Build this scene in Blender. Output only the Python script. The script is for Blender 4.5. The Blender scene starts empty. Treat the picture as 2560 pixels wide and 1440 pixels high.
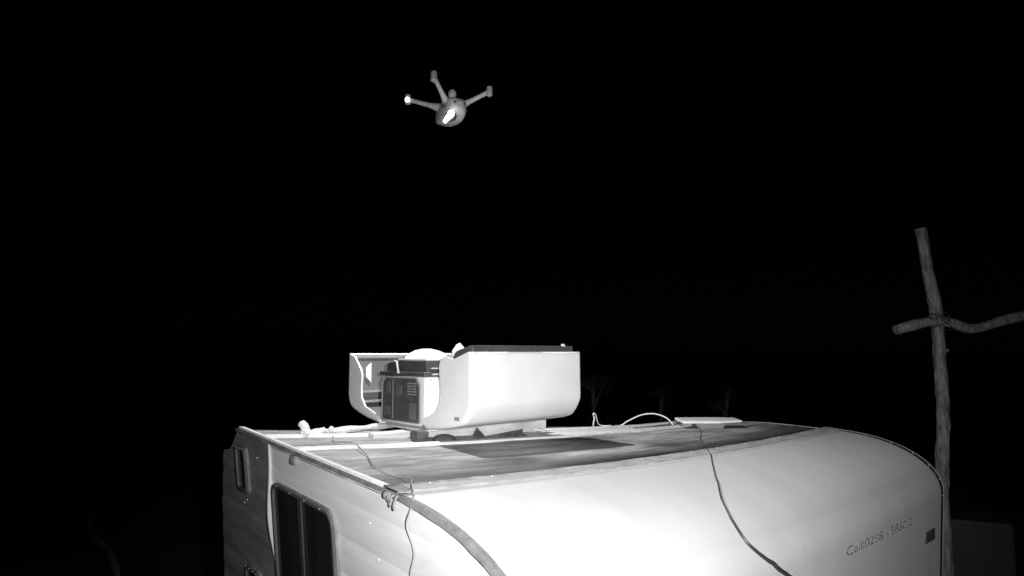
import bpy, bmesh, math, random
from mathutils import Matrix, Vector, noise

random.seed(7)
scene = bpy.context.scene
COL = scene.collection
R = math.radians

# ---------------------------------------------------------------- camera
CAM_Z = 2.75
PITCH, ROLL = math.atan((908.54 - 720) / 1588.2), R(0.957)
cam_data = bpy.data.cameras.new('camera')
cam_data.sensor_width = 36.0
cam_data.lens = 36.0 * 1588.2 / 2560.0
cam_data.clip_start = 0.02
cam_data.clip_end = 2000
cam = bpy.data.objects.new('camera', cam_data)
COL.objects.link(cam)
_rm = Matrix.Rotation(ROLL, 3, 'Y') @ Matrix.Rotation(-PITCH, 3, 'X')      # world -> view (y forward)
_rt = _rm.transposed()
_c = Matrix((_rt @ Vector((1, 0, 0)), _rt @ Vector((0, 0, 1)), _rt @ Vector((0, -1, 0)))).transposed()
cam.matrix_world = Matrix.Translation((0, 0, CAM_Z)) @ _c.to_4x4()
scene.camera = cam

# ---------------------------------------------------------------- night sky, moon, infrared lamp of the camera
world = bpy.data.worlds.new('World')
scene.world = world
world.use_nodes = True
wn = world.node_tree
sky = wn.nodes.new('ShaderNodeTexSky')
sky.sky_type = 'NISHITA'
sky.sun_disc = False
sky.sun_elevation = R(35)
sky.sun_rotation = R(200)
bw = wn.nodes.new('ShaderNodeRGBToBW')
wn.links.new(sky.outputs[0], bw.inputs[0])
wn.links.new(bw.outputs[0], wn.nodes['Background'].inputs[0])
wn.nodes['Background'].inputs[1].default_value = 0.00006

moon = bpy.data.lights.new('moon', 'SUN')
moon.energy = 0.0015
moon.angle = R(0.5)
mo = bpy.data.objects.new('moon', moon)
mo.rotation_euler = (R(55), 0, R(200))
COL.objects.link(mo)

ir = bpy.data.lights.new('infrared_lamp', 'SPOT')
ir.energy = 355
ir.spot_size = R(86)
ir.spot_blend = 1.0
ir.shadow_soft_size = 0.012
iro = bpy.data.objects.new('infrared_lamp', ir)
iro.location = (0.13, -0.02, CAM_Z + 0.05)
iro.rotation_euler = (Vector((0.10, 1.0, -0.09))).to_track_quat('-Z', 'Y').to_euler()
COL.objects.link(iro)

vs = scene.view_settings
vs.view_transform = 'Standard'
vs.look = 'None'
vs.gamma = 1.0
vs.exposure = 0.0
vs.use_curve_mapping = False


# ---------------------------------------------------------------- helpers
def tag(o, label, cat, group=None, kind=None):
    o['label'] = label
    o['category'] = cat
    if group:
        o['group'] = group
    if kind:
        o['kind'] = kind
    return o


def empty(name, matrix):
    o = bpy.data.objects.new(name, None)
    o.empty_display_size = 0.1
    COL.objects.link(o)
    o.matrix_world = matrix
    return o


class MB:
    """collects shapes into one mesh"""

    def __init__(s):
        s.v, s.f = [], []

    def add(s, vs_, fs_):
        n = len(s.v)
        s.v += [tuple(v) for v in vs_]
        s.f += [tuple(i + n for i in f) for f in fs_]
        return s

    def box(s, lo, hi, m=None):
        x0, y0, z0 = lo
        x1, y1, z1 = hi
        vv = [Vector(c) for c in ((x0, y0, z0), (x1, y0, z0), (x1, y1, z0), (x0, y1, z0), (x0, y0, z1), (x1, y0, z1), (x1, y1, z1), (x0, y1, z1))]
        if m is not None:
            vv = [m @ v for v in vv]
        return s.add(vv, [(0, 3, 2, 1), (4, 5, 6, 7), (0, 1, 5, 4), (1, 2, 6, 5), (2, 3, 7, 6), (3, 0, 4, 7)])

    def prism(s, poly, off):
        """poly: list of 3D points in one plane, off: extrusion vector"""
        n = len(poly)
        off = Vector(off)
        vv = [Vector(p) for p in poly] + [Vector(p) + off for p in poly]
        ff = [tuple(range(n))[::-1], tuple(range(n, 2 * n))]
        ff += [(i, (i + 1) % n, n + (i + 1) % n, n + i) for i in range(n)]
        return s.add(vv, ff)

    def tube(s, pts, rad, n=10, cap=True, jit=0.0, flat=1.0):
        pts = [Vector(p) for p in pts]
        if not isinstance(rad, (list, tuple)):
            rad = [rad] * len(pts)
        vv, ff = [], []
        up = None
        for i, p in enumerate(pts):
            t = (pts[min(i + 1, len(pts) - 1)] - pts[max(i - 1, 0)]).normalized()
            if up is None:
                up = t.orthogonal().normalized()
            up = (up - t * up.dot(t)).normalized()
            w = t.cross(up)
            for k in range(n):
                a = 2 * math.pi * k / n
                r = rad[i]
                if jit:
                    r *= 1 + jit * noise.noise(Vector((math.cos(a) * 2, math.sin(a) * 2, i * 0.35)) + p * 3)
                vv.append(p + (up * math.cos(a) + w * math.sin(a) * flat) * r)
        m = len(pts)
        for i in range(m - 1):
            for k in range(n):
                ff.append((i * n + k, i * n + (k + 1) % n, (i + 1) * n + (k + 1) % n, (i + 1) * n + k))
        if cap:
            ff.append(tuple(range(n))[::-1])
            ff.append(tuple((m - 1) * n + k for k in range(n)))
        return s.add(vv, ff)

    def grid(s, rows):
        """rows of points -> quads"""
        n = len(rows[0])
        vv = [p for r in rows for p in r]
        ff = [(i * n + k, i * n + k + 1, (i + 1) * n + k + 1, (i + 1) * n + k) for i in range(len(rows) - 1) for k in range(n - 1)]
        return s.add(vv, ff)

    def ball(s, c, r, m=None, nu=14, nv=9):
        c = Vector(c)
        rx, ry, rz = (r, r, r) if isinstance(r, (int, float)) else r
        rows = []
        for i in range(nv + 1):
            b = math.pi * (i / nv) - math.pi / 2
            b = max(-1.5, min(1.5, b))
            row = []
            for k in range(nu + 1):
                a = 2 * math.pi * k / nu
                v = Vector((rx * math.cos(a) * math.cos(b), ry * math.sin(a) * math.cos(b), rz * math.sin(b)))
                row.append(c + ((m @ v) if m is not None else v))
            rows.append(row)
        return s.grid(rows)

    def build(s, name, mat, parent=None, smooth=35, bevel=0, solid=0, merge=False, matrix=None):
        me = bpy.data.meshes.new(name)
        me.from_pydata([tuple(v) for v in s.v], [], s.f)
        bm = bmesh.new()
        bm.from_mesh(me)
        if merge:
            bmesh.ops.remove_doubles(bm, verts=bm.verts, dist=0.0004)
        bmesh.ops.recalc_face_normals(bm, faces=bm.faces)
        bm.to_mesh(me)
        bm.free()
        if smooth:
            me.shade_smooth()
            me.set_sharp_from_angle(angle=R(smooth))
        o = bpy.data.objects.new(name, me)
        me.materials.append(mat)
        COL.objects.link(o)
        if parent is not None:
            o.parent = parent
        if matrix is not None:
            o.matrix_world = matrix
        if solid:
            md = o.modifiers.new('thickness', 'SOLIDIFY')
            md.thickness = abs(solid)
            md.offset = -1 if solid > 0 else 1
        if bevel:
            md = o.modifiers.new('bevel', 'BEVEL')
            md.width = bevel
            md.segments = 2
            md.limit_method = 'ANGLE'
            md.angle_limit = R(40)
        return o


def spline(pts, sub=8):
    P = [Vector(p) for p in pts]
    out = []
    for i in range(len(P) - 1):
        p0, p1, p2, p3 = P[max(i - 1, 0)], P[i], P[i + 1], P[min(i + 2, len(P) - 1)]
        for k in range(sub):
            t = k / sub
            out.append(0.5 * ((2 * p1) + (p2 - p0) * t + (2 * p0 - 5 * p1 + 4 * p2 - p3) * t * t + (3 * p1 - p0 - 3 * p2 + p3) * t ** 3))
    out.append(P[-1])
    return out


def material(name, a, b=None, rough=0.5, scale=6.0, detail=6.0, stretch=(1, 1, 1), bump=0.0, bscale=None, metal=0.0, ramp=(0.35, 0.65), spec=0.5):
    m = bpy.data.materials.new(name)
    m.use_nodes = True
    nt = m.node_tree
    p = nt.nodes['Principled BSDF']
    p.inputs['Roughness'].default_value = rough
    p.inputs['Metallic'].default_value = metal
    p.inputs['Specular IOR Level'].default_value = spec
    p.inputs['Base Color'].default_value = (a, a, a, 1)
    if b is not None:
        tc = nt.nodes.new('ShaderNodeTexCoord')
        mp = nt.nodes.new('ShaderNodeMapping')
        mp.inputs['Scale'].default_value = stretch
        nz = nt.nodes.new('ShaderNodeTexNoise')
        nz.inputs['Scale'].default_value = scale
        nz.inputs['Detail'].default_value = detail
        nz.inputs['Roughness'].default_value = 0.65
        rp = nt.nodes.new('ShaderNodeValToRGB')
        rp.color_ramp.elements[0].position, rp.color_ramp.elements[1].position = ramp
        rp.color_ramp.elements[0].color = (a, a, a, 1)
        rp.color_ramp.elements[1].color = (b, b, b, 1)
        nt.links.new(tc.outputs['Object'], mp.inputs[0])
        nt.links.new(mp.outputs[0], nz.inputs['Vector'])
        nt.links.new(nz.outputs['Fac'], rp.inputs[0])
        nt.links.new(rp.outputs[0], p.inputs['Base Color'])
        if bump:
            n2 = nt.nodes.new('ShaderNodeTexNoise')
            n2.inputs['Scale'].default_value = bscale or scale * 4
            n2.inputs['Detail'].default_value = 5
            bp = nt.nodes.new('ShaderNodeBump')
            bp.inputs['Strength'].default_value = bump
            bp.inputs['Distance'].default_value = 0.01
            nt.links.new(mp.outputs[0], n2.inputs['Vector'])
            nt.links.new(n2.outputs['Fac'], bp.inputs['Height'])
            nt.links.new(bp.outputs[0], p.inputs['Normal'])
    return m


def emitter(name, strength):
    m = bpy.data.materials.new(name)
    m.use_nodes = True
    p = m.node_tree.nodes['Principled BSDF']
    p.inputs['Base Color'].default_value = (0.8, 0.8, 0.8, 1)
    p.inputs['Emission Color'].default_value = (1, 1, 1, 1)
    p.inputs['Emission Strength'].default_value = strength
    return m


M = {}
M['front'] = material('white_fibreglass', 0.615, 0.67, rough=0.42, scale=2.2, stretch=(4, 0.8, 0.8), bump=0.06, bscale=3, ramp=(0.3, 0.62))
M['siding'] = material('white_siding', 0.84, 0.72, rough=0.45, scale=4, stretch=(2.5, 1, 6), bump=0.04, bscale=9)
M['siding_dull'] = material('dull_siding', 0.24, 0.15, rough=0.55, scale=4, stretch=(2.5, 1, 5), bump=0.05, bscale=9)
M['moulding'] = material('grey_moulding', 0.24, 0.11, rough=0.6, scale=14, bump=0.1)
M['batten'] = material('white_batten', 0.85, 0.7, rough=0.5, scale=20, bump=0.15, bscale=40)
M['seam'] = material('aluminium_strip', 0.62, 0.5, rough=0.4, scale=12)
M['sealant'] = material('old_sealant', 0.46, 0.3, rough=0.7, scale=18, stretch=(0.5, 2, 1), bump=0.4, bscale=40)
M['rubber'] = material('black_rubber', 0.025, 0.04, rough=0.6, scale=20)
M['frame'] = material('dark_window_frame', 0.07, 0.11, rough=0.4, scale=10)
M['glass'] = material('tinted_glass', 0.012, 0.022, rough=0.12, scale=2, stretch=(1, 3, 0.4))
M['curtain'] = material('window_mullion', 0.05, 0.03, rough=0.5, scale=5)
M['dock_white'] = material('dock_white_plastic', 0.76, 0.85, rough=0.38, scale=3, bump=0.015, bscale=60)
M['dock_grey'] = material('dock_grey_plastic', 0.30, 0.26, rough=0.5, scale=8)
M['dock_dark'] = material('dock_dark_plastic', 0.045, 0.07, rough=0.5, scale=10)
M['dock_inner'] = material('dock_inner_plastic', 0.16, 0.12, rough=0.55, scale=6)
M['panel'] = material('smoked_panel', 0.06, 0.085, rough=0.25, scale=7, stretch=(1, 3, 3))
M['panel_print'] = material('panel_grey_print', 0.13, 0.10, rough=0.35, scale=9)  # lighter grey of the panel inserts
M['metal'] = material('bare_metal', 0.55, 0.45, rough=0.35, scale=20)
M['drone'] = material('drone_grey_plastic', 0.34, 0.52, rough=0.55, scale=12)
M['drone_dark'] = material('drone_dark_plastic', 0.05, 0.07, rough=0.5, scale=12)
M['blade'] = material('propeller_black', 0.0015, 0.0025, rough=0.9, scale=12, spec=0.0)
M['wood'] = material('weathered_pole_wood', 0.07, 0.24, rough=0.9, scale=6, stretch=(7, 7, 1.6), bump=1.0, bscale=10)
M['branch'] = material('stripped_branch_wood', 0.75, 0.55, rough=0.8, scale=12, bump=0.5, bscale=30)
M['timber'] = material('pale_timber', 0.72, 0.5, rough=0.75, scale=6, stretch=(1, 8, 8), bump=0.3, bscale=12)
M['block'] = material('dark_block', 0.12, 0.05, rough=0.8, scale=20, bump=0.4)
M['block_top'] = material('white_painted_top', 0.82, 0.7, rough=0.6, scale=20)
M['wire'] = material('thin_grey_wire', 0.36, 0.26, rough=0.5, scale=20)
M['cable'] = material('black_cable', 0.05, 0.03, rough=0.45, scale=20)
M['white_cable'] = material('white_cable', 0.8, 0.7, rough=0.4, scale=20)
M['tape'] = material('torn_tape', 0.26, 0.12, rough=0.7, scale=30)
M['ink'] = material('faded_ink', 0.12, 0.36, rough=0.7, scale=60, ramp=(0.40, 0.62))
M['ground'] = material('dry_ground', 0.10, 0.05, rough=0.95, scale=1.4, bump=0.5, bscale=6)
M['leaf'] = material('leaf', 0.015, 0.03, rough=0.7, scale=3)
M['bark'] = material('bark', 0.10, 0.05, rough=0.9, scale=8, stretch=(4, 4, 1), bump=0.5)
M['cabinet'] = material('grey_cabinet', 0.03, 0.02, rough=0.6, scale=4)
M['tyre'] = material('tyre', 0.03, 0.05, rough=0.8, scale=10)
M['rim'] = material('steel_rim', 0.4, 0.3, rough=0.4, scale=8, metal=0.6)
M['hose'] = material('pale_hose', 0.5, 0.35, rough=0.6, scale=8)
M['lamp'] = emitter('lamp_lens', 7)
M['led'] = emitter('led', 6)


def roof_material():
    """aged white roof skin: blotches, runs along the width and a dark band behind the front lip"""
    m = bpy.data.materials.new('dirty_roof_skin')
    m.use_nodes = True
    nt = m.node_tree
    N, L_ = nt.nodes, nt.links
    p = N['Principled BSDF']
    p.inputs['Roughness'].default_value = 0.55
    tc = N.new('ShaderNodeTexCoord')
    sep = N.new('ShaderNodeSeparateXYZ')
    L_.new(tc.outputs['Object'], sep.inputs[0])

    def noise_(scale, stretch, detail=6):
        mp = N.new('ShaderNodeMapping')
        mp.inputs['Scale'].default_value = stretch
        nz = N.new('ShaderNodeTexNoise')
        nz.inputs['Scale'].default_value = scale
        nz.inputs['Detail'].default_value = detail
        nz.inputs['Roughness'].default_value = 0.65
        L_.new(tc.outputs['Object'], mp.inputs[0])
        L_.new(mp.outputs[0], nz.inputs['Vector'])
        return nz.outputs['Fac']

    def ramp(src, stops):
        rp = N.new('ShaderNodeValToRGB')
        cr = rp.color_ramp
        while len(cr.elements) < len(stops):
            cr.elements.new(0.5)
        for e, (q, c) in zip(cr.elements, stops):
            e.position = q
            e.color = (c, c, c, 1)
        L_.new(src, rp.inputs[0])
        return rp.outputs[0]

    def mul(a, b, fac=1.0):
        mx = N.new('ShaderNodeMix')
        mx.data_type = 'RGBA'
        mx.blend_type = 'MULTIPLY'
        mx.inputs[0].default_value = fac
        L_.new(a, mx.inputs[6])
        L_.new(b, mx.inputs[7])
        return mx.outputs[2]

    blotch = ramp(noise_(3.0, (0.6, 2.0, 1)), [(0.34, 0.20), (0.64, 0.66)])
    fine = ramp(noise_(26, (0.35, 1.6, 1), 8), [(0.35, 0.72), (0.62, 1.0)])
    # dark band, hard at the front and fading to the rear: local y 0.075 .. 0.26, wobbling
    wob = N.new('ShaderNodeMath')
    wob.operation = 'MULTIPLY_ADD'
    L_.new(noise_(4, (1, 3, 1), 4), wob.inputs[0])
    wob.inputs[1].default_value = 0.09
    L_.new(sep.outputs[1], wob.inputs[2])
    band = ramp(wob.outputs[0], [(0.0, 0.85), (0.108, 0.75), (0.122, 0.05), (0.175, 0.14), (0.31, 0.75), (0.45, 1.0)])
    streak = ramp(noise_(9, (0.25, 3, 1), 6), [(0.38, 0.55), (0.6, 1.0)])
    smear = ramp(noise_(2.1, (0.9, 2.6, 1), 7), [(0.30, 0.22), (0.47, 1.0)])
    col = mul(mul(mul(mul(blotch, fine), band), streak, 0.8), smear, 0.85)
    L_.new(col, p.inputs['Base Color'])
    bp = N.new('ShaderNodeBump')
    bp.inputs['Strength'].default_value = 0.25
    bp.inputs['Distance'].default_value = 0.006
    L_.new(noise_(7, (1, 1.5, 1), 5), bp.inputs['Height'])
    L_.new(bp.outputs[0], p.inputs['Normal'])
    return m


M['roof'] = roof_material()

# ---------------------------------------------------------------- ground
g = MB()
NG = 60
rows = []
for i in range(NG + 1):
    row = []
    for k in range(NG + 1):
        u, v = (k / NG) * 2 - 1, (i / NG) * 2 - 1
        x, y = 600 * u * abs(u) ** 2.2, 600 * v * abs(v) ** 2.2
        r = math.hypot(x, y)
        z = 0 if r < 4 else 0.12 * noise.noise(Vector((x * 0.11, y * 0.11, 3))) * min(1, (r - 4) / 6) - 0.03
        row.append((x, y, z))
    rows.append(row)
g.grid(rows)
ground = g.build('ground', M['ground'], smooth=80)
ground['kind'] = 'structure'

# ---------------------------------------------------------------- caravan
CW, CL, CA, CB, CN = 2.697, 1.081, 0.4726, 0.234, 2.26
CROWN, SAG = -0.0253, 0.0817
CAR = Matrix.Translation((-0.2717, 1.586, CAM_Z - 0.3219)) @ Matrix.Rotation(R(42.2), 4, 'Z') @ Matrix.Rotation(R(3.31), 4, 'X')
FLOOR = -1.95
caravan = empty('caravan', CAR @ Matrix.Translation((0, 0, FLOOR)))
tag(caravan, 'old white caravan with rounded front, dirty flat roof and dark side windows', 'caravan')
UP = Vector((0, 0, -FLOOR))
CARM = Matrix.Translation(UP)              # caravan mesh coordinates: roof front-left corner at the origin


def smooth01(t):
    t = min(max(t, 0), 1)
    return t * t * (3 - 2 * t)


def zroof(x, y):
    q = 2 * x / CW - 1
    t = min(max(y / CL, 0), 1)
    e = smooth01((x / CW - 0.4) / 0.5) * smooth01((t - 0.3) / 0.7)
    return CROWN * (1 - q * q) - SAG * t * t * (x / CW) - 0.022 * e


def xl(z):
    return max(0.0, min(-z, 0.7)) * math.tan(R(9))


def xr(z):
    return CW - max(0.0, min(-z, 0.9)) * math.tan(R(2.5))


def yfront(z):
    t = min(max(-z / CB, 0), 1)
    return -CA * max(0.0, 1 - (1 - t) ** CN) ** (1 / CN)


REAR = [(0.0, 1.081), (-0.020, 1.108), (-0.094, 1.192), (-0.1, 1.25), (-0.112, 1.262), (-0.31, 1.318), (-0.65, 1.37), (-1.2, 1.39), (FLOOR, 1.39)]


def yrear(z):
    for (z0, y0), (z1, y1) in zip(REAR, REAR[1:]):
        if z0 >= z >= z1:
            return y0 + (y1 - y0) * (z0 - z) / max(z0 - z1, 1e-6)
    return REAR[-1][1]


def cpart(mb, name, mat, parent=caravan, **kw):
    o = mb.build(name, mat, parent, **kw)
    if parent is caravan:
        o.matrix_parent_inverse = Matrix()
        o.location = UP
    return o


# roof skin
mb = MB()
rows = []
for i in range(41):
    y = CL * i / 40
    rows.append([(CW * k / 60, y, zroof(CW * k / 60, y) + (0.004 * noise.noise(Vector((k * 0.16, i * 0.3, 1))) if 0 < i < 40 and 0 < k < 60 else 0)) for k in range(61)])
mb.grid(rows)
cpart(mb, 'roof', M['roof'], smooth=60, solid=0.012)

# front panel, one sweep over the rounded nose and straight down
prof = []
for i in range(25):
    th = (i / 24) * math.pi / 2
    prof.append((-CA * math.sin(th) ** (2 / CN), -CB * (1 - math.cos(th) ** (2 / CN))))
prof += [(-CA, -CB - (abs(FLOOR) - CB) * (i / 10) ** 1.3) for i in range(1, 11)]
rows = []
for (y, z) in prof:
    rows.append([(xl(z) + (xr(z) - xl(z)) * k / 60, y - 0.0005, z + 0.006 * (1 if y > -0.02 else 1) + zroof(CW * k / 60, 0)) for k in range(61)])
mb = MB()
mb.grid(rows)
cpart(mb, 'front_panel', M['front'], smooth=70, solid=0.012)

# lip where the front panel laps over the roof, and its ragged sealant
mb = MB()
rows = []
for j, (yy, zz) in enumerate([(-0.006, 0.004), (-0.002, 0.010), (0.03, 0.0115), (0.066, 0.010), (0.072, 0.002)]):
    rows.append([(CW * k / 120, yy + (0.006 * noise.noise(Vector((k * 0.22, j * 0.2, 5))) + 0.004 * noise.noise(Vector((k * 0.9, 2, 5))) if j in (3, 4) else 0.004 * noise.noise(Vector((k * 0.5, 9, 5)))), zroof(CW * k / 120, 0) + zz + 0.0012 * noise.noise(Vector((k * 0.7, j, 2)))) for k in range(121)])
mb.grid(rows)
cpart(mb, 'sealant_strip', M['sealant'], smooth=50)

# rear slope and rear wall
mb = MB()
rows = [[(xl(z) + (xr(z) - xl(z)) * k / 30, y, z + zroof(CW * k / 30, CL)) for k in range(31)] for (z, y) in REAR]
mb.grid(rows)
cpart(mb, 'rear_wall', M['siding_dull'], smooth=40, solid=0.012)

# right wall
mb = MB()
rows = []
for i in range(21):
    z = FLOOR * (i / 20) ** 1.5
    y0, y1 = yfront(z), yrear(z)
    rows.append([(xr(z), y0 + (y1 - y0) * k / 12, z + zroof(CW, max(0, y0 + (y1 - y0) * k / 12)) * (1 - i / 20)) for k in range(13)])
mb.grid(rows)
cpart(mb, 'side_wall', M['siding'], smooth=40, solid=0.012)

# floor of the body
mb = MB()
mb.box((xl(FLOOR) + .01, -CA + .01, FLOOR - 0.03), (xr(FLOOR) - .01, 1.38, FLOOR + .01))
cpart(mb, 'chassis', M['rubber'])

# left wall: lapped siding planks, split at the vertical seam
SEAM_Y = 0.786
levels = [0.0, -0.075]
while levels[-1] > FLOOR + 0.02:
    levels.append(max(FLOOR, levels[-1] - 0.104))
for li, (zt, zb) in enumerate(zip(levels, levels[1:])):
    for part_i in (0, 1):
        rows = []
        nseg = 8
        for i in range(nseg + 1):
            t = i / nseg
            z = zt + (zb - zt) * t
            bulge = -(0.002 if li == 0 else 0.002 + 0.003 * math.sin(math.pi * (t ** 0.8)))
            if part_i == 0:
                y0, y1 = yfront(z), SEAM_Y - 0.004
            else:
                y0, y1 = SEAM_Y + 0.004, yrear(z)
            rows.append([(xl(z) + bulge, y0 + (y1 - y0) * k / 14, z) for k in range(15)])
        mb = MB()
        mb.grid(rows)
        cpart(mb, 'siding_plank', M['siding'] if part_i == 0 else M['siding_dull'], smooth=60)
# backing behind the planks
mb = MB()
rows = []
for i in range(31):
    z = FLOOR * (i / 30) ** 1.6
    y0, y1 = yfront(z) + 0.004, yrear(z) - 0.004
    rows.append([(xl(z) + 0.004, y0 + (y1 - y0) * k / 12, z - 0.002) for k in range(13)])
mb.grid(rows)
cpart(mb, 'wall_backing', M['moulding'])

# aluminium strip at the seam, bowed away from the wall
mb = MB()
rows = []
for i in range(41):
    t = i / 40
    z = -0.002 - 1.0 * t
    e = 0.004 + 0.019 * math.exp(-((z + 0.25) / 0.13) ** 2)
    rows.append([(xl(z) - 0.001, SEAM_Y - 0.007, z), (xl(z) - e - 0.004, SEAM_Y - 0.006, z), (xl(z) - e - 0.004, SEAM_Y + 0.002, z), (xl(z) - 0.001, SEAM_Y + 0.006, z)])
mb.grid(rows)
cpart(mb, 'seam_strip', M['seam'], smooth=30)

# edge moulding along roof and nose on the left side
path = [(CL + 0.02, -0.004)] + [(CL * (1 - i / 20), 0.0) for i in range(21)]
path += [(y, z) for (y, z) in prof[1:30]]
mb = MB()
rows = []
for i, (y, z) in enumerate(path):
    y2, z2 = path[min(i + 1, len(path) - 1)]
    y1, z1 = path[max(i - 1, 0)]
    d = Vector((0, y2 - y1, z2 - z1)).normalized()
    n = Vector((0, -d.z, d.y))                # towards the inside / below
    if n.z > 0 and abs(n.z) > 0.05:
        n = -n
    if z < -0.2:
        n = Vector((0, 1, 0))
    along = min(1, max(0, (0.05 - y) / 0.12))
    w = 0.0035 + 0.004 * along + 0.003 * noise.noise(Vector((y * 18, z * 18, 4)))
    o_ = 0.003 + 0.004 * along
    c = Vector((xl(z), y, z))
    rows.append([tuple(c + Vector((0.006 + 0.004 * along, 0, 0)) - n * (0.004 + 0.002 * along)), tuple(c + Vector((-o_, 0, 0)) - n * 0.0075), tuple(c + Vector((-o_ - 0.004, 0, 0)) + n * 0.001),
                 tuple(c + Vector((-o_ - 0.004, 0, 0)) + n * w), tuple(c + Vector((-o_ + 0.006, 0, 0)) + n * (w + 0.002))])
mb.grid(rows)
cpart(mb, 'edge_moulding', M['moulding'], smooth=30)
# bright drip rail on top of the roof edge
mb = MB()
rows = []
for i in range(61):
    y = 0.06 + (CL - 0.06) * i / 60
    w = 0.030 + 0.003 * noise.noise(Vector((i * 0.4, 2, 1)))
    rows.append([(-0.002, y, 0.006), (0.001, y, 0.013), (w * 0.6, y, 0.013 + zroof(w, y)), (w, y, zroof(w, y) + 0.001)])
mb.grid(rows)
cpart(mb, 'drip_rail', M['batten'], smooth=40)
# moulding on the right nose
mb = MB()
rows = []
for i, (y, z) in enumerate(prof[:32]):
    rows.append([(xr(z) - 0.012, y - 0.002, z + 0.0085), (xr(z) + 0.004, y - 0.003, z + 0.009), (xr(z) + 0.004, y + 0.003, z + 0.002)])
mb.grid(rows)
cpart(mb, 'edge_moulding', M['seam'], smooth=30)

# windows on the left wall
def wall_pt(y, z, out=0.0):
    return Vector((xl(z) - out, y, z))


def rounded_rect(y0, y1, z0, z1, r, n=6, slant=0.0):
    pts = []
    for (cy, cz, a0) in ((y1 - r, z1 - r, 0), (y0 + r, z1 - r, 90), (y0 + r, z0 + r, 180), (y1 - r, z0 + r, 270)):
        for k in range(n + 1):
            a = R(a0 + 90 * k / n)
            pts.append((cy + r * math.cos(a), cz + r * math.sin(a)))
    return [(y + slant * (z1 - z), z) for (y, z) in pts]


def make_window(y0, y1, z0, z1, r, mullions=(), fw=0.010):
    outer = rounded_rect(y0, y1, z0, z1, r)
    inner = rounded_rect(y0 + fw, y1 - fw, z0 + fw, z1 - fw, max(r - fw, 0.006))
    mb = MB()
    n = len(outer)
    rows = [[wall_pt(y, z, 0.006) for (y, z) in outer + outer[:1]], [wall_pt(y, z, 0.021) for (y, z) in outer + outer[:1]],
            [wall_pt(y, z, 0.021) for (y, z) in inner + inner[:1]], [wall_pt(y, z, 0.008) for (y, z) in inner + inner[:1]]]
    mb.grid(rows)
    win = cpart(mb, 'window', M['frame'], smooth=40)
    mb = MB()
    mb.add([wall_pt(y, z, 0.0125) for (y, z) in inner], [tuple(range(len(inner)))])
    mb.build('pane', M['glass'], win, smooth=0)
    for my in mullions:
        mb = MB()
        a, b = wall_pt(my - 0.011, z0 + fw, 0.013), wall_pt(my + 0.011, z0 + fw, 0.013)
        c, d = wall_pt(my + 0.011, z1 - fw, 0.013), wall_pt(my - 0.011, z1 - fw, 0.013)
        mb.prism([a, b, c, d], (-0.006, 0, 0))
        mb.build('mullion', M['curtain'], win, smooth=0)
    for k in range(4):
        yy_ = y0 + (y1 - y0) * (0.16 + 0.24 * k)
        mb = MB()
        mb.ball(wall_pt(yy_, z1 - fw * 0.45, 0.0215), (0.0022, 0.0035, 0.0018), nu=8, nv=5)
        mb.build('frame_clip', M['metal'], win)
    # thin outer gasket
    gk = rounded_rect(y0 - 0.003, y1 + 0.003, z0 - 0.003, z1 + 0.003, r + 0.003)
    mb = MB()
    rows = [[wall_pt(y, z, 0.004) for (y, z) in gk + gk[:1]], [wall_pt(y, z, 0.013) for (y, z) in gk + gk[:1]], [wall_pt(y, z, 0.0135) for (y, z) in outer + outer[:1]]]
    mb.grid(rows)
    mb.build('gasket', M['moulding'], win, smooth=30)
    return win


make_window(0.322, 0.756, -0.78, -0.119, 0.045, mullions=(0.54,))
make_window(0.988, 1.085, -0.215, -0.052, 0.02, fw=0.010)
make_window(0.93, 1.07, -0.86, -0.485, 0.03)

# little clip under the roof edge, screws in the wall
mb = MB()
mb.box((-0.008, 0.572, -0.034), (0.004, 0.604, -0.006), Matrix())
mb.box((-0.011, 0.578, -0.028), (-0.008, 0.598, -0.014))
cpart(mb, 'edge_clip', M['moulding'], bevel=0.002)
for (y, z) in ((1.03, -0.245), (1.06, -0.262), (0.13, -0.10), (0.10, -0.185), (0.9, -0.07), (0.84, -0.30)):
    mb = MB()
    mb.ball((xl(z) - 0.005, y, z), (0.0022, 0.0022, 0.0022), nu=8, nv=5)
    cpart(mb, 'screw', M['siding'])

# rivets along the nose edges and the lip
riv = None
spots = []
for i in range(1, 27):
    y, z = prof[i] if i < 25 else prof[24 + (i - 24)]
    if i % 4 == 0 and i < 25:
        spots.append((xl(z) + 0.026, y - 0.004 * min(1, -z / 0.2), z + 0.0095 + zroof(0.03, 0)))
        spots.append((xr(z) - 0.022, y - 0.004 * min(1, -z / 0.2), z + 0.0095 + zroof(CW - .03, 0)))
for k in range(9):
    x = 0.13 + k * 0.29 + 0.08 * math.sin(k * 5)
    spots.append((x, 0.045 + 0.006 * math.sin(k * 3), zroof(x, 0) + 0.0115))
for c in spots:
    if riv is None:
        mb = MB()
        mb.ball((0, 0, 0), (0.003, 0.003, 0.0022), nu=8, nv=5)
        riv = cpart(mb, 'rivet', M['seam'])
        o = riv
    else:
        o = riv.copy()
        COL.objects.link(o)
        o.parent = caravan
    o.location = UP + Vector(c)

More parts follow.
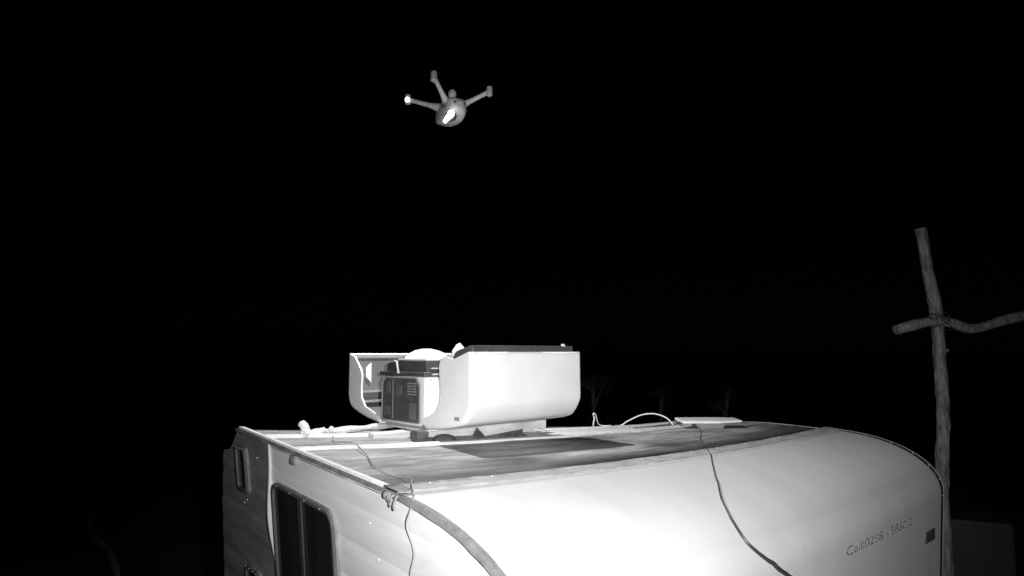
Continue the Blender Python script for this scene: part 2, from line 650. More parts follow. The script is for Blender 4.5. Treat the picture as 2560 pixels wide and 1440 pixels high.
# white battens (cover strips) across the roof
for (yc, w, x0, x1) in ((0.635, 0.034, 0.03, CW - .05), (0.905, 0.03, 0.03, CW - .05)):
    mb = MB()
    rows = []
    for k in range(91):
        x = x0 + (x1 - x0) * k / 90
        wob = 0.004 * noise.noise(Vector((k * 0.3, yc * 9, 1)))
        hw = w / 2 * (1 + 0.15 * noise.noise(Vector((k * 0.8, yc, 8))))
        z = zroof(x, yc)
        rows.append([(x, yc - hw + wob, z - 0.006), (x, yc - hw * .8 + wob, z + 0.010), (x, yc + hw * .8 + wob, z + 0.010), (x, yc + hw + wob, z - 0.006)])
    mb.grid(rows)
    cpart(mb, 'roof_batten', M['batten'], smooth=30)

# ragged thin white patch right of the dock
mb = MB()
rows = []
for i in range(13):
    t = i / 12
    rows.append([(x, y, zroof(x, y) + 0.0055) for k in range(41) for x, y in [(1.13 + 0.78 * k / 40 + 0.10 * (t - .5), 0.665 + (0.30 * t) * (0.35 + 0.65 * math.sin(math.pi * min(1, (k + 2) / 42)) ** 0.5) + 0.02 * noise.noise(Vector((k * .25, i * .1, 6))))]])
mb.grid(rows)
cpart(mb, 'white_patch', M['batten'], smooth=60)

# ragged torn tape at the corner where the roof edge turns down
mb = MB()
tat = [[(0.030, 0.060), (0.022, 0.030), (0.006, 0.012), (-0.003, 0.008)], [(0.016, 0.004), (0.006, -0.002), (-0.010, -0.006), (-0.014, -0.014)]]
for (yy, ln, w, tw) in ((0.026, 0.018, 0.012, 0.2), (0.012, 0.034, 0.005, -0.5), (-0.010, 0.020, 0.004, 0.6), (-0.022, 0.036, 0.0045, 0.3), (0.016, 0.022, 0.008, -0.2)):
    rows = []
    for i in range(7):
        t = i / 6
        z = 0.006 - ln * t
        ww = w * (1 - 0.55 * t) * (1 + 0.4 * noise.noise(Vector((yy * 90, i * 0.9, 3))))
        ox = -0.010 - 0.006 * math.sin(t * 2.4) * (1 + tw)
        oy = yy + tw * 0.012 * t
        rows.append([(ox, oy - ww, z), (ox - 0.003, oy, z + 0.002), (ox, oy + ww, z)])
    mb.grid(rows)
rows = [[(0.03 - 0.01 * i + 0.004 * noise.noise(Vector((i, k, 2))), -0.03 + 0.014 * k, 0.016 + 0.003 * noise.noise(Vector((i * 2, k * 2, 7)))) for k in range(6)] for i in range(5)]
mb.grid(rows)
cpart(mb, 'torn_tape', M['tape'], smooth=40, solid=0.0012)

# faded lettering on the nose
def lettering(txt, x, z, size, name='lettering', mat=M['ink'], stretch=1.0):
    cu = bpy.data.curves.new('text', 'FONT')
    cu.body = txt
    cu.size = size
    cu.extrude = 0.0006
    ob = bpy.data.objects.new('text', cu)
    COL.objects.link(ob)
    dg = bpy.context.evaluated_depsgraph_get()
    me = bpy.data.meshes.new_from_object(ob.evaluated_get(dg))
    bpy.data.objects.remove(ob)
    for v in me.vertices:
        X = x + v.co.x * stretch
        Z = z + v.co.y
        zz = Z - zroof(X, 0)
        v.co = Vector((X, yfront(min(zz - 0.006, 0)) - 0.0022 - v.co.z, Z))
    o = bpy.data.objects.new(name, me)
    me.materials.clear()
    me.materials.append(mat)
    COL.objects.link(o)
    o.parent = caravan
    o.location = UP
    return o


lettering('Cell:0298 - 5850 2', 1.515, -0.290, 0.045, stretch=2.1)['kind'] = 'stuff'
# dark plate at the right of the lettering
mb = MB()
mb.box((2.40, -CA - 0.008, -0.40), (2.53, -CA - 0.0015, -0.35))
plate = cpart(mb, 'number_plate', M['frame'], bevel=0.003)
# dents and scuffs
for (x, z) in ((1.10, -0.262), (1.125, -0.262), (1.20, -0.21)):
    mb = MB()
    mb.ball((x, yfront(z - zroof(x, 0) - 0.006) - 0.0005, z), (0.003, 0.0015, 0.006), nu=8, nv=5)
    cpart(mb, 'scuff', M['wire'])

# wheels and drawbar (below the picture)
for sx in (0.32, CW - 0.22):
    mb = MB()
    ring = []
    for k in range(33):
        a = 2 * math.pi * k / 32
        ring.append([(sx + dx, 0.6 + r_ * math.cos(a), FLOOR - 0.12 + r_ * math.sin(a)) for dx, r_ in ((-.08, .2), (-.09, .27), (-.06, .31), (.06, .31), (.09, .27), (.08, .2))])
    mb.grid(ring)
    wh = cpart(mb, 'wheel', M['tyre'], smooth=40)
    mb = MB()
    mb.tube([(sx - .07, 0.6, FLOOR - .12), (sx + .07, 0.6, FLOOR - .12)], 0.2, 24)
    mb.build('rim', M['rim'], wh)
mb = MB()
for x in (0.9, 1.8):
    mb.tube([(x, -CA + .1, FLOOR - .03), (1.35, -CA - 0.35, FLOOR - .05)], 0.03, 8)
mb.tube([(1.35, -CA - .35, FLOOR - .05), (1.35, -CA - .35, FLOOR - .44)], 0.025, 8)
cpart(mb, 'drawbar', M['rubber'])

# ---------------------------------------------------------------- drone dock on the roof
DM = Matrix.Translation((-0.1428, 2.3409, CAM_Z + 0.0397)) @ Matrix.Rotation(R(41.76), 4, 'Z') @ Matrix.Rotation(R(-0.32), 4, 'X') @ Matrix.Rotation(R(-1.39), 4, 'Y')
DL, DW, DH = 0.94, 0.59, 0.311
dock = empty('drone_dock', DM @ Matrix.Translation((0, 0, -DH)))
tag(dock, 'white drone docking station with both covers open on the caravan roof', 'drone dock')
DUP = Vector((0, 0, DH))


def dpart(mb, name, mat, parent=dock, **kw):
    o = mb.build(name, mat, parent, **kw)
    if parent is dock:
        o.location = DUP
    return o


def cover(outer, rim, far_rim, flip, liner_mat):
    """half shell: hull swept across the width with rounded corners, two cut side walls. outer and rim are (s, z) outlines"""
    def S(s):
        return DL - s if flip else s
    pts = spline([(a, b, 0) for a, b in outer], 3)
    pts = [Vector((q.x, q.y)) for q in pts]
    nrm = []
    for i in range(len(pts)):
        d = (pts[min(i + 1, len(pts) - 1)] - pts[max(i - 1, 0)]).normalized()
        nrm.append(Vector((-d.y, d.x)))
    rr = 0.016
    rows = []
    # ws[k] = (w, inset): w = r .. 0 as a grows ; inset must be 0 at w = r and r at w = 0
    ws = [(rr * (1 - math.sin(a)), rr * (1 - math.cos(a))) for a in [math.pi / 2 * k / 6 for k in range(7)]]
    cols = [(w, ins) for (w, ins) in ws[::-1]] + [(DW * 0.3, 0), (DW * 0.6, 0)] + [(DW - w, ins) for (w, ins) in ws]
    sgn = 1
    for (w, ins) in cols:
        row = []
        for q, n in zip(pts, nrm):
            row.append((w, S(q.x + n.x * ins * sgn), q.y + n.y * ins * sgn * (0 if q is pts[0] else 1)))
        rows.append(row)
    mb = MB()
    mb.grid(rows)
    inset = [Vector((q.x + n.x * rr * sgn, q.y + (0 if q is pts[0] else n.y * rr * sgn))) for q, n in zip(pts, nrm)]
    for w, rm in ((0.0, rim), (DW, far_rim)):
        poly = [(w, S(a.x), a.y) for a in inset] + [(w, S(a), b) for a, b in rm]
        mb.add(poly, [tuple(range(len(poly)))])
    o = dpart(mb, 'cover', M['dock_white'], smooth=38, merge=True)
    bm = bmesh.new()
    bm.from_mesh(o.data)
    bmesh.ops.triangulate(bm, faces=[f for f in bm.faces if len(f.verts) > 4])
    bm.to_mesh(o.data)
    bm.free()
    for f in o.data.polygons:
        f.use_smooth = abs(f.normal.x) < 0.995
    md = o.modifiers.new('thickness', 'SOLIDIFY')
    md.thickness = 0.009
    md.offset = 0
    return o


# near cover (end wall towards the camera's right)
near_outer = [(0, 0), (0, -0.06), (0, -0.12), (0, -0.180), (0.007, -0.208), (0.034, -0.248), (0.070, -0.270), (0.20, -0.292), (0.312, -0.302)]
near_rim = [(0.312, -0.262), (0.262, -0.247), (0.222, -0.230), (0.193, -0.190), (0.186, -0.148), (0.197, -0.09), (0.200, -0.053), (0.192, -0.032), (0.173, -0.020), (0.150, -0.019), (0.11, -0.028)]
near_cover = cover(near_outer, near_rim, near_rim, False, None)
# far cover
far_outer = [(0, 0), (0, -0.06), (0, -0.12), (0, -0.185), (0.008, -0.215), (0.028, -0.245), (0.09, -0.268), (0.18, -0.288), (0.300, -0.305)]
far_rim = [(0.300, -0.290), (0.280, -0.275), (0.243, -0.262), (0.165, -0.240), (0.130, -0.200), (0.126, -0.16), (0.131, -0.10), (0.120, -0.075), (0.085, -0.040), (0.058, -0.014), (0.035, -0.010)]
far_far_rim = [(0.300, -0.290), (0.243, -0.262), (0.165, -0.240), (0.15, -0.20), (0.15, -0.10), (0.15, -0.02), (0.12, 0.012), (0.08, 0.014), (0.045, 0.004)]
far_cover = cover(far_outer, far_rim, far_far_rim, True, None)

# dark liner standing proud of the near cover's rim
mb = MB()
path = [(0.020, 0.135, -0.033), (0.018, 0.10, -0.020), (0.018, 0.055, -0.010), (0.020, 0.030, -0.004), (0.034, 0.016, -0.002), (0.06, 0.014, -0.002), (DW - 0.08, 0.014, -0.002), (DW - 0.04, 0.018, -0.003), (DW - 0.025, 0.035, -0.006), (DW - .02, .1, -.02)]
P = spline(path, 4)
rows = []
for i, q in enumerate(P):
    t = i / (len(P) - 1)
    h = 0.026 * min(1, (t / 0.06) * 0.5 + 0.5)
    rows.append([(q.x, q.y, q.z - 0.02), (q.x, q.y, q.z + h), (q.x + 0.004, q.y + 0.009, q.z + h + 0.001), (q.x + 0.004, q.y + 0.009, q.z - 0.03)])
mb.grid(rows)
mb.build('liner', M['dock_dark'], near_cover, smooth=40)
mb = MB()
mb.tube([(DW - 0.085, 0.020, 0.022), (DW - 0.085, 0.020, 0.033)], [0.010, 0.008], 12)
mb.build('cap', M['metal'], near_cover)
# pale flap inside the near cover
mb = MB()
mb.prism([(0.065, 0.205, -0.05), (0.065, 0.205, 0.004), (0.085, 0.204, 0.030), (0.100, 0.203, 0.037), (0.118, 0.202, 0.020), (0.125, 0.201, -0.05)], (0.001, 0.007, 0))
mb.build('flap', M['dock_white'], near_cover, smooth=0)
# small dark label near the lower corner
mb = MB()
mb.box((-0.0062, 0.070, -0.255), (0.004, 0.098, -0.241))
mb.build('sticker', M['dock_grey'], near_cover, smooth=0)
# white reflector and ribs inside the far cover
mb = MB()
mb.prism([(0.108, DL - 0.014, -0.045), (0.108, DL - 0.014, -0.138), (0.080, DL - 0.014, -0.112), (0.080, DL - 0.014, -0.068)], (0, -0.006, 0))
mb.build('reflector', M['block_top'], far_cover, smooth=0)
mb = MB()
mb.box((0.012, DL - 0.05, -0.185), (DW - 0.012, DL - 0.012, -0.176))
mb.box((0.012, DL - 0.09, -0.228), (DW - 0.012, DL - 0.02, -0.221))
mb.box((0.012, DL - 0.016, -0.022), (DW - 0.012, DL - 0.006, -0.006))
mb.build('inner_rib', M['dock_grey'], far_cover)
mb = MB()
rows = []
for (q, z) in [(0.0085, -0.008), (0.0085, -0.10), (0.0085, -0.182), (0.018, -0.210), (0.036, -0.236), (0.095, -0.257), (0.18, -0.276), (0.295, -0.293)]:
    rows.append([(0.010, DL - q, z), (DW / 2, DL - q, z), (DW - 0.010, DL - q, z)])
mb.grid(rows)
mb.build('inner_lining', M['dock_inner'], far_cover, smooth=0)

# central housing
B0, B1 = 0.303, 0.632
mb = MB()
mb.box((0, B0, -0.296), (DW, B1, -0.0985))
body = dpart(mb, 'housing', M['dock_white'], bevel=0.008)
mb = MB()
mb.box((-0.006, 0.276, -0.311), (DW + 0.006, 0.66, -0.3055))
dpart(mb, 'base_plate', M['dock_white'], bevel=0.0015)
mb = MB()
mb.box((0.015, B0 + .015, -0.3055), (DW - .015, B1 - .015, -0.2955))
dpart(mb, 'plinth', M['dock_grey'])
# black rim and raised landing tray
mb = MB()
mb.box((-0.008, B0 - 0.006, -0.097), (DW + .008, B1 + 0.012, -0.079))
rim_o = dpart(mb, 'tray_rim', M['dock_dark'], bevel=0.003)
mb = MB()
prof_t = [(0.012, B1 - 0.012, -0.0785), (0.012, B1 - 0.02, -0.045), (0.012, B1 - 0.08, -0.036), (0.012, B1 - 0.13, -0.030), (0.012, B0 + 0.07, -0.034), (0.012, B0 + 0.01, -0.032), (0.012, B0 + 0.004, -0.0785)]
mb.prism(prof_t, (DW - 0.024, 0, 0))
dpart(mb, 'landing_tray', M['dock_dark'], bevel=0.003)
mb = MB()
mb.box((0.016, B0 + 0.012, -0.0325), (DW - 0.016, B1 - 0.10, -0.0245))
dpart(mb, 'landing_pad', M['dock_white'], bevel=0.002)
mb = MB()
mb.box((0.03, B0 - 0.0115, -0.0905), (DW - 0.03, B0 - 0.0065, -0.0855))
mb.box((0.03, B0 - 0.004, -0.066), (DW - 0.03, B0 + 0.006, -0.062))
dpart(mb, 'tray_slot', M['seam'])
# latch
mb = MB()
mb.tube([(-0.012, B1 - 0.118, -0.034), (-0.014, B1 - 0.138, -0.036), (-0.016, B1 - 0.148, -0.060), (-0.016, B1 - 0.156, -0.086)], [0.0045, 0.005, 0.0045, 0.005], 8)
dpart(mb, 'latch', M['metal'])
# curved white guard behind the tray
mb = MB()
hump = [(0.10, -0.079), (0.115, -0.020), (0.135, -0.004), (0.17, 0.012), (0.215, 0.020), (0.25, 0.020), (0.30, 0.010), (0.36, -0.010), (0.42, -0.028), (0.46, -0.05), (0.47, -0.079)]
mb.prism([(w, B1 - 0.004, z) for (w, z) in hump], (0, 0.008, 0))
dpart(mb, 'guard', M['dock_white'], smooth=20)
# smoked service panel on the left face
pan = rounded_rect(B0 + 0.030, B1 - 0.012, -0.284, -0.106, 0.012)
pan = [(y, z) for (y, z) in pan]
mb = MB()
cut = [(B1 - 0.010, -0.272), (B1 - 0.016, -0.282), (B0 + 0.040, -0.282), (B0 + 0.032, -0.274), (B0 + 0.034, -0.135), (B0 + 0.060, -0.106), (B1 - 0.034, -0.106), (B1 - 0.012, -0.128)]
mb.prism([(-0.004, y, z) for (y, z) in cut], (0.006, 0, 0))
pn = dpart(mb, 'service_panel', M['panel'], smooth=0, bevel=0.0015)
mb = MB()
cc = Vector((sum(c[0] for c in cut) / 8, sum(c[1] for c in cut) / 8))
big = [((y - cc.x) * 1.045 + cc.x, (z - cc.y) * 1.05 + cc.y) for (y, z) in cut]
rows = [[(-0.0005, y, z) for (y, z) in big + big[:1]], [(-0.0065, y, z) for (y, z) in big + big[:1]], [(-0.0065, y, z) for (y, z) in cut + cut[:1]], [(-0.003, y, z) for (y, z) in cut + cut[:1]]]
mb.grid(rows)
mb.build('panel_frame', M['dock_grey'], pn, smooth=20)
mb = MB()
mb.box((-0.0055, B0 + 0.232, -0.276), (-0.0035, B0 + 0.2345, -0.112))
mb.build('panel_divider', M['dock_grey'], pn, smooth=0)
for (y0, y1, z0, z1) in ((B0 + 0.055, B0 + 0.105, -0.270, -0.205), (B0 + 0.165, B0 + 0.205, -0.175, -0.135), (B0 + 0.255, B0 + 0.285, -0.17, -0.125), (B0 + 0.255, B0 + 0.30, -0.262, -0.225)):
    mb = MB()
    mb.box((-0.0052, y0, z0), (-0.0035, y1, z1))
    mb.build('panel_insert', M['panel_print'], pn, smooth=0)
for k in range(5):
    for c in (0, 1):
        mb = MB()
        mb.box((-0.0054, B0 + 0.055 + c * 0.036, -0.128 - k * 0.011), (-0.0035, B0 + 0.083 + c * 0.036, -0.124 - k * 0.011))
        mb.build('vent_slat', M['dock_grey'], pn, smooth=0)
for (x, z) in ((0.03, -0.112), (0.032, -0.25), (0.10, -0.112)):
    mb = MB()
    mb.ball((x, B0 - 0.0005, z), (0.004, 0.0015, 0.004), nu=8, nv=5)
    dpart(mb, 'screw', M['dock_grey'])

# ---------------------------------------------------------------- things under and beside the dock, on the roof
def on_roof(name, mb, mat, base, **kw):
    """mesh given in caravan coordinates; the object's origin is put at its base point"""
    b = Vector(base)
    mb.v = [tuple(Vector(v) - b) for v in mb.v]
    return mb.build(name, mat, matrix=CAR @ Matrix.Translation(b), **kw)


def zr(x, y, h=0.0):
    return (x, y, zroof(x, y) + h)


def beam(x0, x1, y0, y1, t0, t1):
    b = MB()
    v = []
    for y in (y0, y1):
        v += [(x0, y, zroof(x0, y) - .003), (x1, y, zroof(x1, y) - .003), (x1, y, t1), (x0, y, t0)]
    return b.add(v, [(0, 1, 2, 3), (7, 6, 5, 4), (0, 4, 5, 1), (1, 5, 6, 2), (2, 6, 7, 3), (3, 7, 4, 0)])


tag(on_roof('support_timber', beam(0.42, 1.36, 0.835, 0.875, -0.0045, 0.0165), M['timber'], zr(0.9, .855), bevel=0.002), 'pale timber with its end showing under the near left corner of the dock', 'timber')

# wedge block under the dock
mb = MB()
bz = zroof(1.0, .75)
mb.add([(0.895, 0.735, bz - .004), (1.095, 0.715, bz - .004), (1.10, 0.80, bz - .004), (0.90, 0.83, bz - .004), (0.895, 0.735, bz + .012), (1.095, 0.715, bz + .034), (1.10, 0.78, bz + .052), (0.90, 0.80, bz + .040)],
       [(0, 3, 2, 1), (4, 5, 6, 7), (0, 1, 5, 4), (1, 2, 6, 5), (2, 3, 7, 6), (3, 0, 4, 7)])
wb = on_roof('wedge_block', mb, M['block'], (0.99, .75, bz - .004), bevel=0.002)
tag(wb, 'dark wedge-shaped block with white top under the dock', 'block')
mb = MB()
mb.add([(-0.095, -0.0145, .0175), (0.105, -0.0345, .0395), (0.11, 0.03, .0575), (-0.09, 0.05, .0455)], [(0, 1, 2, 3)])
mb.build('painted_top', M['block_top'], wb, smooth=0, solid=0.002)

mb = MB()
bz = zroof(.56, .72)
mb.box((0.535, 0.705, bz - .004), (0.585, 0.752, bz + .040))
tag(on_roof('support_block', mb, M['block'], (0.56, .728, bz - .004), bevel=0.002), 'small dark square block under the near corner of the dock', 'block')
mb = MB()
bz = zroof(.66, .70)
mb.tube([(0.66, .70, bz - .002), (0.66, .70, bz + .008), (0.66, .70, bz + .022), (.66, .70, bz + .026)], [0.048, 0.047, 0.034, 0.02], 20)
tag(on_roof('rubber_foot', mb, M['block'], (0.66, .70, bz - .002)), 'round black rubber foot beside the small square block', 'foot')

# stripped branch poking out from under the dock, with an upright stub
mb = MB()
pts = spline([zr(0.165, 0.895, .012), zr(0.21, 0.925, .013), zr(0.27, 0.945, .013), zr(0.40, 1.0, .014), zr(0.56, 1.075, .015), zr(0.70, 1.12, .015)], 7)
mb.tube(pts, [0.0125 + 0.0025 * math.sin(i * 0.7) for i in range(len(pts))], 10, jit=0.3)
br = on_roof('branch', mb, M['branch'], zr(0.2, .92))
tag(br, 'pale stripped branch with upright stub lying left of the dock', 'branch')
mb = MB()
pts = spline([(-0.004, -0.004, .006), (-0.012, 0.004, .022), (-0.026, 0.008, .042), (-0.034, 0.012, .054)], 5)
mb.tube(pts, [0.014, .015, .016, .018, .019, .020, .021, .021, .021, .020, .0195, .019, .018, .016, .013, .007][:len(pts)], 12, jit=0.25, flat=0.7)
mb.build('stub', M['branch'], br, smooth=50)
mb = MB()
for k in range(4):
    mb.ball((0.050 + 0.013 * k, 0.012 + 0.006 * math.sin(k * 1.7), 0.018 + 0.005 * math.sin(k * 2.3)), 0.009 + 0.003 * math.sin(k * 5), nu=9, nv=6)
mb.build('knot', M['branch'], br)

# flat lid lying at the far edge of the roof
hx, hy = 2.25, 0.50
hz = zroof(hx, hy)
VM = CAR @ Matrix.Translation((hx, hy, hz - 0.003)) @ Matrix.Rotation(R(-40), 4, 'Z')
vent = empty('roof_lid', VM)
tag(vent, 'flat white tilted lid on a small base at the far roof edge', 'roof vent')
mb = MB()
mb.prism([(-0.06, -0.05, 0), (0.065, -0.05, 0), (0.085, -0.05, 0.034), (-0.085, -0.05, 0.034)], (0, 0.10, 0))
o = mb.build('base', M['dock_grey'], vent, bevel=0.004)
mb = MB()
mb.add([(-0.155, -0.075, .026), (0.035, -0.08, .036), (0.165, -0.06, .048), (0.165, 0.06, .048), (0.035, 0.08, .036), (-0.155, 0.075, .026),
        (-0.155, -0.075, .040), (0.035, -0.08, .050), (0.165, -0.06, .058), (0.165, 0.06, .058), (0.035, 0.08, .050), (-0.155, 0.075, .040)],
       [(0, 5, 4, 3, 2, 1), (6, 7, 8, 9, 10, 11), (0, 1, 7, 6), (1, 2, 8, 7), (2, 3, 9, 8), (3, 4, 10, 9), (4, 5, 11, 10), (5, 0, 6, 11)])
mb.build('lid', M['block_top'], vent, bevel=0.003, smooth=0)

# cables
mb = MB()
mb.tube(spline([zr(1.30, .93, .006), zr(1.5, 1.02, .006), zr(1.70, .99, .006), zr(1.86, .93, .006), zr(1.99, .95, .006), zr(2.10, 1.0, .010), zr(2.20, 1.02, .006)], 8), 0.0045, 8)
tag(on_roof('dark_cable', mb, M['cable'], zr(1.3, .93)), 'dark cable winding over the roof right of the dock', 'cable')
mb = MB()
mb.tube(spline([zr(1.86, .93, .006), zr(1.93, 1.02, .008), zr(1.97, 1.05, .05), zr(1.958, 1.05, .075), zr(1.975, 1.045, .07), zr(2.03, 1.06, .012), zr(2.07, 1.0, .006), zr(2.09, .955, .008), zr(2.13, .93, .035), zr(2.19, .885, .066), zr(2.24, .83, .070), zr(2.27, .77, .045), zr(2.285, .735, .006)], 8), 0.0038, 8)
tag(on_roof('white_cable', mb, M['white_cable'], zr(2.1, .95)), 'thin white cable arching up off the far edge of the roof', 'cable')
mb = MB()
pts = [zr(1.32, .80, .008), zr(1.27, .85, .02), zr(1.24, .90, .03), zr(1.27, .93, .03), zr(1.32, .90, .012), zr(1.36, .86, .006), zr(1.33, .82, .006)]
mb.tube(spline(pts, 8), 0.004, 8)
tag(on_roof('cable_loop', mb, M['white_cable'], zr(1.32, .82)), 'short white cable loop at the right end of the dock base', 'cable')

mb = MB()
wp = [zr(0.25, .83, .012), zr(0.225, .773, .004), zr(0.225, .66, .016), zr(0.228, .62, .016), zr(0.20, .50, .005), zr(0.152, .396, .005), zr(0.124, .32, .006), zr(.105, .227, .005), zr(.112, .165, .005), zr(.095, .088, .016)]
wp += [(0.05, 0.012, 0.020), (0.012, -0.055, 0.012), (-0.0105, -0.085, -0.014), (-0.0045, -0.060, -0.056), (0.0065, -0.082, -0.112), (0.0165, -0.056, -0.18), (0.036, -0.05, -0.30), (0.068, -0.06, -0.5), (0.10, -0.03, -0.9)]
mb.tube(spline([Vector(q) + Vector((0, 0.008 * noise.noise(Vector((k * 1.3, 8, 1))), 0)) for k, q in enumerate(wp)], 7), 0.0018, 7)
tag(on_roof('thin_wire', mb, M['wire'], (0.1, 0.1, 0.0)), 'thin grey wire hanging over the left roof edge down the siding', 'wire')

mb = MB()


def fr(x, z, out=0.006):
    zz = z - zroof(x, 0)
    return (x, yfront(min(zz - 0.006, 0)) - out, z)


def frn(x, y, out=0.006):
    """point on the nose at local y"""
    t = min(1, max(0, -y / CA))
    return (x, y - out * t, -CB * (1 - max(0, 1 - t ** CN) ** (1 / CN)) + zroof(x, 0) + 0.006 + out * (1 - t * .6))


fp = [zr(2.22, .537, .02), zr(2.05, .42, .004), zr(1.88, .312, .004), zr(1.80, .27, .004), zr(1.62, .137, .005), zr(1.46, .03, .017), frn(1.42, -.006), frn(1.258, -.109), frn(1.12, -.20), frn(1.061, -.244), frn(.969, -.307), frn(.915, -.36), frn(.892, -.39), frn(.884, -.437), fr(.93, -.185, .014), fr(.955, -.20, .02), fr(.981, -.219, .02), fr(1.078, -.270, .016), fr(1.2, -.36, .01), fr(1.3, -.6, .008), fr(1.35, -1.0, .006)]
fpts = spline(fp, 7)
mb.tube(fpts, [0.0013 + 0.0044 * min(1, max(0, (i - 40) / 62)) ** 1.3 for i in range(len(fpts))], 8)
tag(on_roof('front_cable', mb, M['cable'], zr(2.0, .4)), 'dark cable running from the roof down the rounded nose', 'cable')

# ---------------------------------------------------------------- drone
DC = Vector((-0.3152, 2.85, 4.0027))                      # centre of the rotor plane
drone = empty('drone', Matrix.Translation(DC + Vector((0, 0, -0.195))))
tag(drone, 'grey quadcopter drone with lit lamps hovering above the dock', 'drone')
Z0 = 0.195


def drpart(mb, name, mat, parent=drone, **kw):
    mb.v = [(x, y, z + Z0) for (x, y, z) in mb.v]
    return mb.build(name, mat, parent, **kw)


# body: lofted sections along the drone's own forward axis
fwd = R(-62)
fx = Vector((math.cos(fwd), math.sin(fwd), 0))
sx_ = Vector((-fx.y, fx.x, 0))
mb = MB()
rows = []
for (t, w, zt_, zb_) in ((-0.115, 0.018, -0.055, -0.080), (-0.105, 0.034, -0.042, -0.100), (-0.06, 0.046, -0.030, -0.118), (0.0, 0.052, -0.024, -0.128), (0.05, 0.050, -0.026, -0.130), (0.09, 0.042, -0.034, -0.120), (0.112, 0.030, -0.048, -0.104), (0.120, 0.014, -0.062, -0.088)):
    row = []
    for k in range(21):
        a = 2 * math.pi * k / 20
        ca, sa = math.cos(a), math.sin(a)
        cx = math.copysign(abs(ca) ** 0.5, ca) * w
        cz = math.copysign(abs(sa) ** 0.5, sa)
        z = (zt_ + zb_) / 2 + cz * (zt_ - zb_) / 2
        row.append(tuple(fx * t + sx_ * cx + Vector((0.012, 0, z - 0.022))))
    rows.append(row)
mb.grid(rows)
mb.add([rows[0][k] for k in range(20)], [tuple(range(20))])
mb.add([rows[-1][k] for k in range(20)], [tuple(range(20))])
drpart(mb, 'body', M['drone'], smooth=50)
for sg in (1, -1):
    mb = MB()
    c = fx * 0.055 + sx_ * (0.052 * sg) + Vector((0.012, 0, -0.095))
    mb.ball(c, (0.011, 0.011, 0.009))
    drpart(mb, 'side_sensor', M['drone_dark'])
    mb = MB()
    c = fx * 0.112 + sx_ * (0.022 * sg) + Vector((0.012, 0, -0.090))
    mb.ball(c, (0.008, 0.008, 0.008))
    drpart(mb, 'front_sensor', M['drone_dark'])
# battery bulge and antenna dome
mb = MB()
mb.ball((0.022, -0.02, -0.014), (0.019, 0.019, 0.024))
drpart(mb, 'antenna_dome', M['drone'])
RAD = 0.203
LEDM = None
for i, ang in enumerate((-15, -102, 165, 78)):
    a = R(ang)
    d = Vector((math.cos(a), math.sin(a), 0))
    s = Vector((-d.y, d.x, 0))
    root = d * 0.045 + Vector((0.012, 0, -0.070))
    tip = d * RAD + Vector((0, 0, -0.012))
    mb = MB()
    pts = [root.lerp(tip, k / 8) for k in range(9)]
    mb.tube(pts, [0.024, 0.019, 0.0145, 0.0120, 0.0108, 0.0103, 0.0103, 0.0110, 0.0125], 10)
    arm = drpart(mb, 'arm', M['drone'], smooth=50)
    mb = MB()
    mb.tube([tip + Vector((0, 0, -0.022)), tip + Vector((0, 0, -0.018)), tip + Vector((0, 0, 0.016)), tip + Vector((0, 0, 0.022)), tip + Vector((0, 0, 0.024))], [0.010, 0.0145, 0.0145, 0.012, 0.005], 14)
    drpart(mb, 'motor', M['drone'], smooth=40)
    mb = MB()
    for sg in (1, -1):
        b = R(ang + 35 + (0 if sg > 0 else 180) + i * 23)
        bd = Vector((math.cos(b), math.sin(b), 0))
        bs = Vector((-bd.y, bd.x, 0))
        rows = []
        for k in range(9):
            t = k / 8
            ch = 0.0045 + 0.008 * math.sin(math.pi * min(1, t * 1.05) ** 0.7)
            tw = 0.004 * (1 - t)
            c = tip + bd * (0.008 + 0.107 * t) + Vector((0, 0, 0.027))
            rows.append([tuple(c - bs * ch + Vector((0, 0, -tw))), tuple(c + Vector((0, 0, 0.0008))), tuple(c + bs * ch + Vector((0, 0, tw)))])
        mb.grid(rows)
    mb.tube([tip + Vector((0, 0, 0.022)), tip + Vector((0, 0, 0.031))], 0.007, 10)
    drpart(mb, 'propeller', M['blade'], smooth=30, solid=0.0012)
    if i == 2:
        mb = MB()
        mb.ball(tip + Vector((0, -0.013, -0.006)), (0.011, 0.009, 0.0125))
        drpart(mb, 'position_light', M['led'])
# gimbal camera and bottom lamp
mb = MB()
mb.ball((0.028, -0.098, -0.152), (0.026, 0.022, 0.022))
mb.tube([(0.028, -0.075, -0.110), (0.028, -0.098, -0.150)], 0.014, 10)
drpart(mb, 'gimbal', M['drone_dark'])
mb = MB()
mb.ball((0.030, -0.128, -0.152), (0.0155, 0.012, 0.0165))
pts = [Vector((0.028, -0.128, -0.156)), Vector((0.016, -0.126, -0.170)), Vector((0.004, -0.122, -0.184))]
mb.tube(pts, [0.0125, 0.011, 0.0085], 12)
mb.ball((0.004, -0.122, -0.184), 0.0088)
drpart(mb, 'landing_lamp', M['lamp'])
mb = MB()
mb.ball((0.050, -0.082, -0.090), (0.0055, 0.005, 0.007))
drpart(mb, 'status_light', M['led'])
lamp = bpy.data.lights.new('drone_landing_light', 'SPOT')
lamp.energy = 105
lamp.spot_size = R(150)
lamp.spot_blend = 0.6
lamp.shadow_soft_size = 0.012
lo = bpy.data.objects.new('drone_landing_light', lamp)
COL.objects.link(lo)
lo.parent = drone
lo.location = (0.004, -0.122, Z0 - 0.197)
lo.rotation_euler = (0, 0, 0)

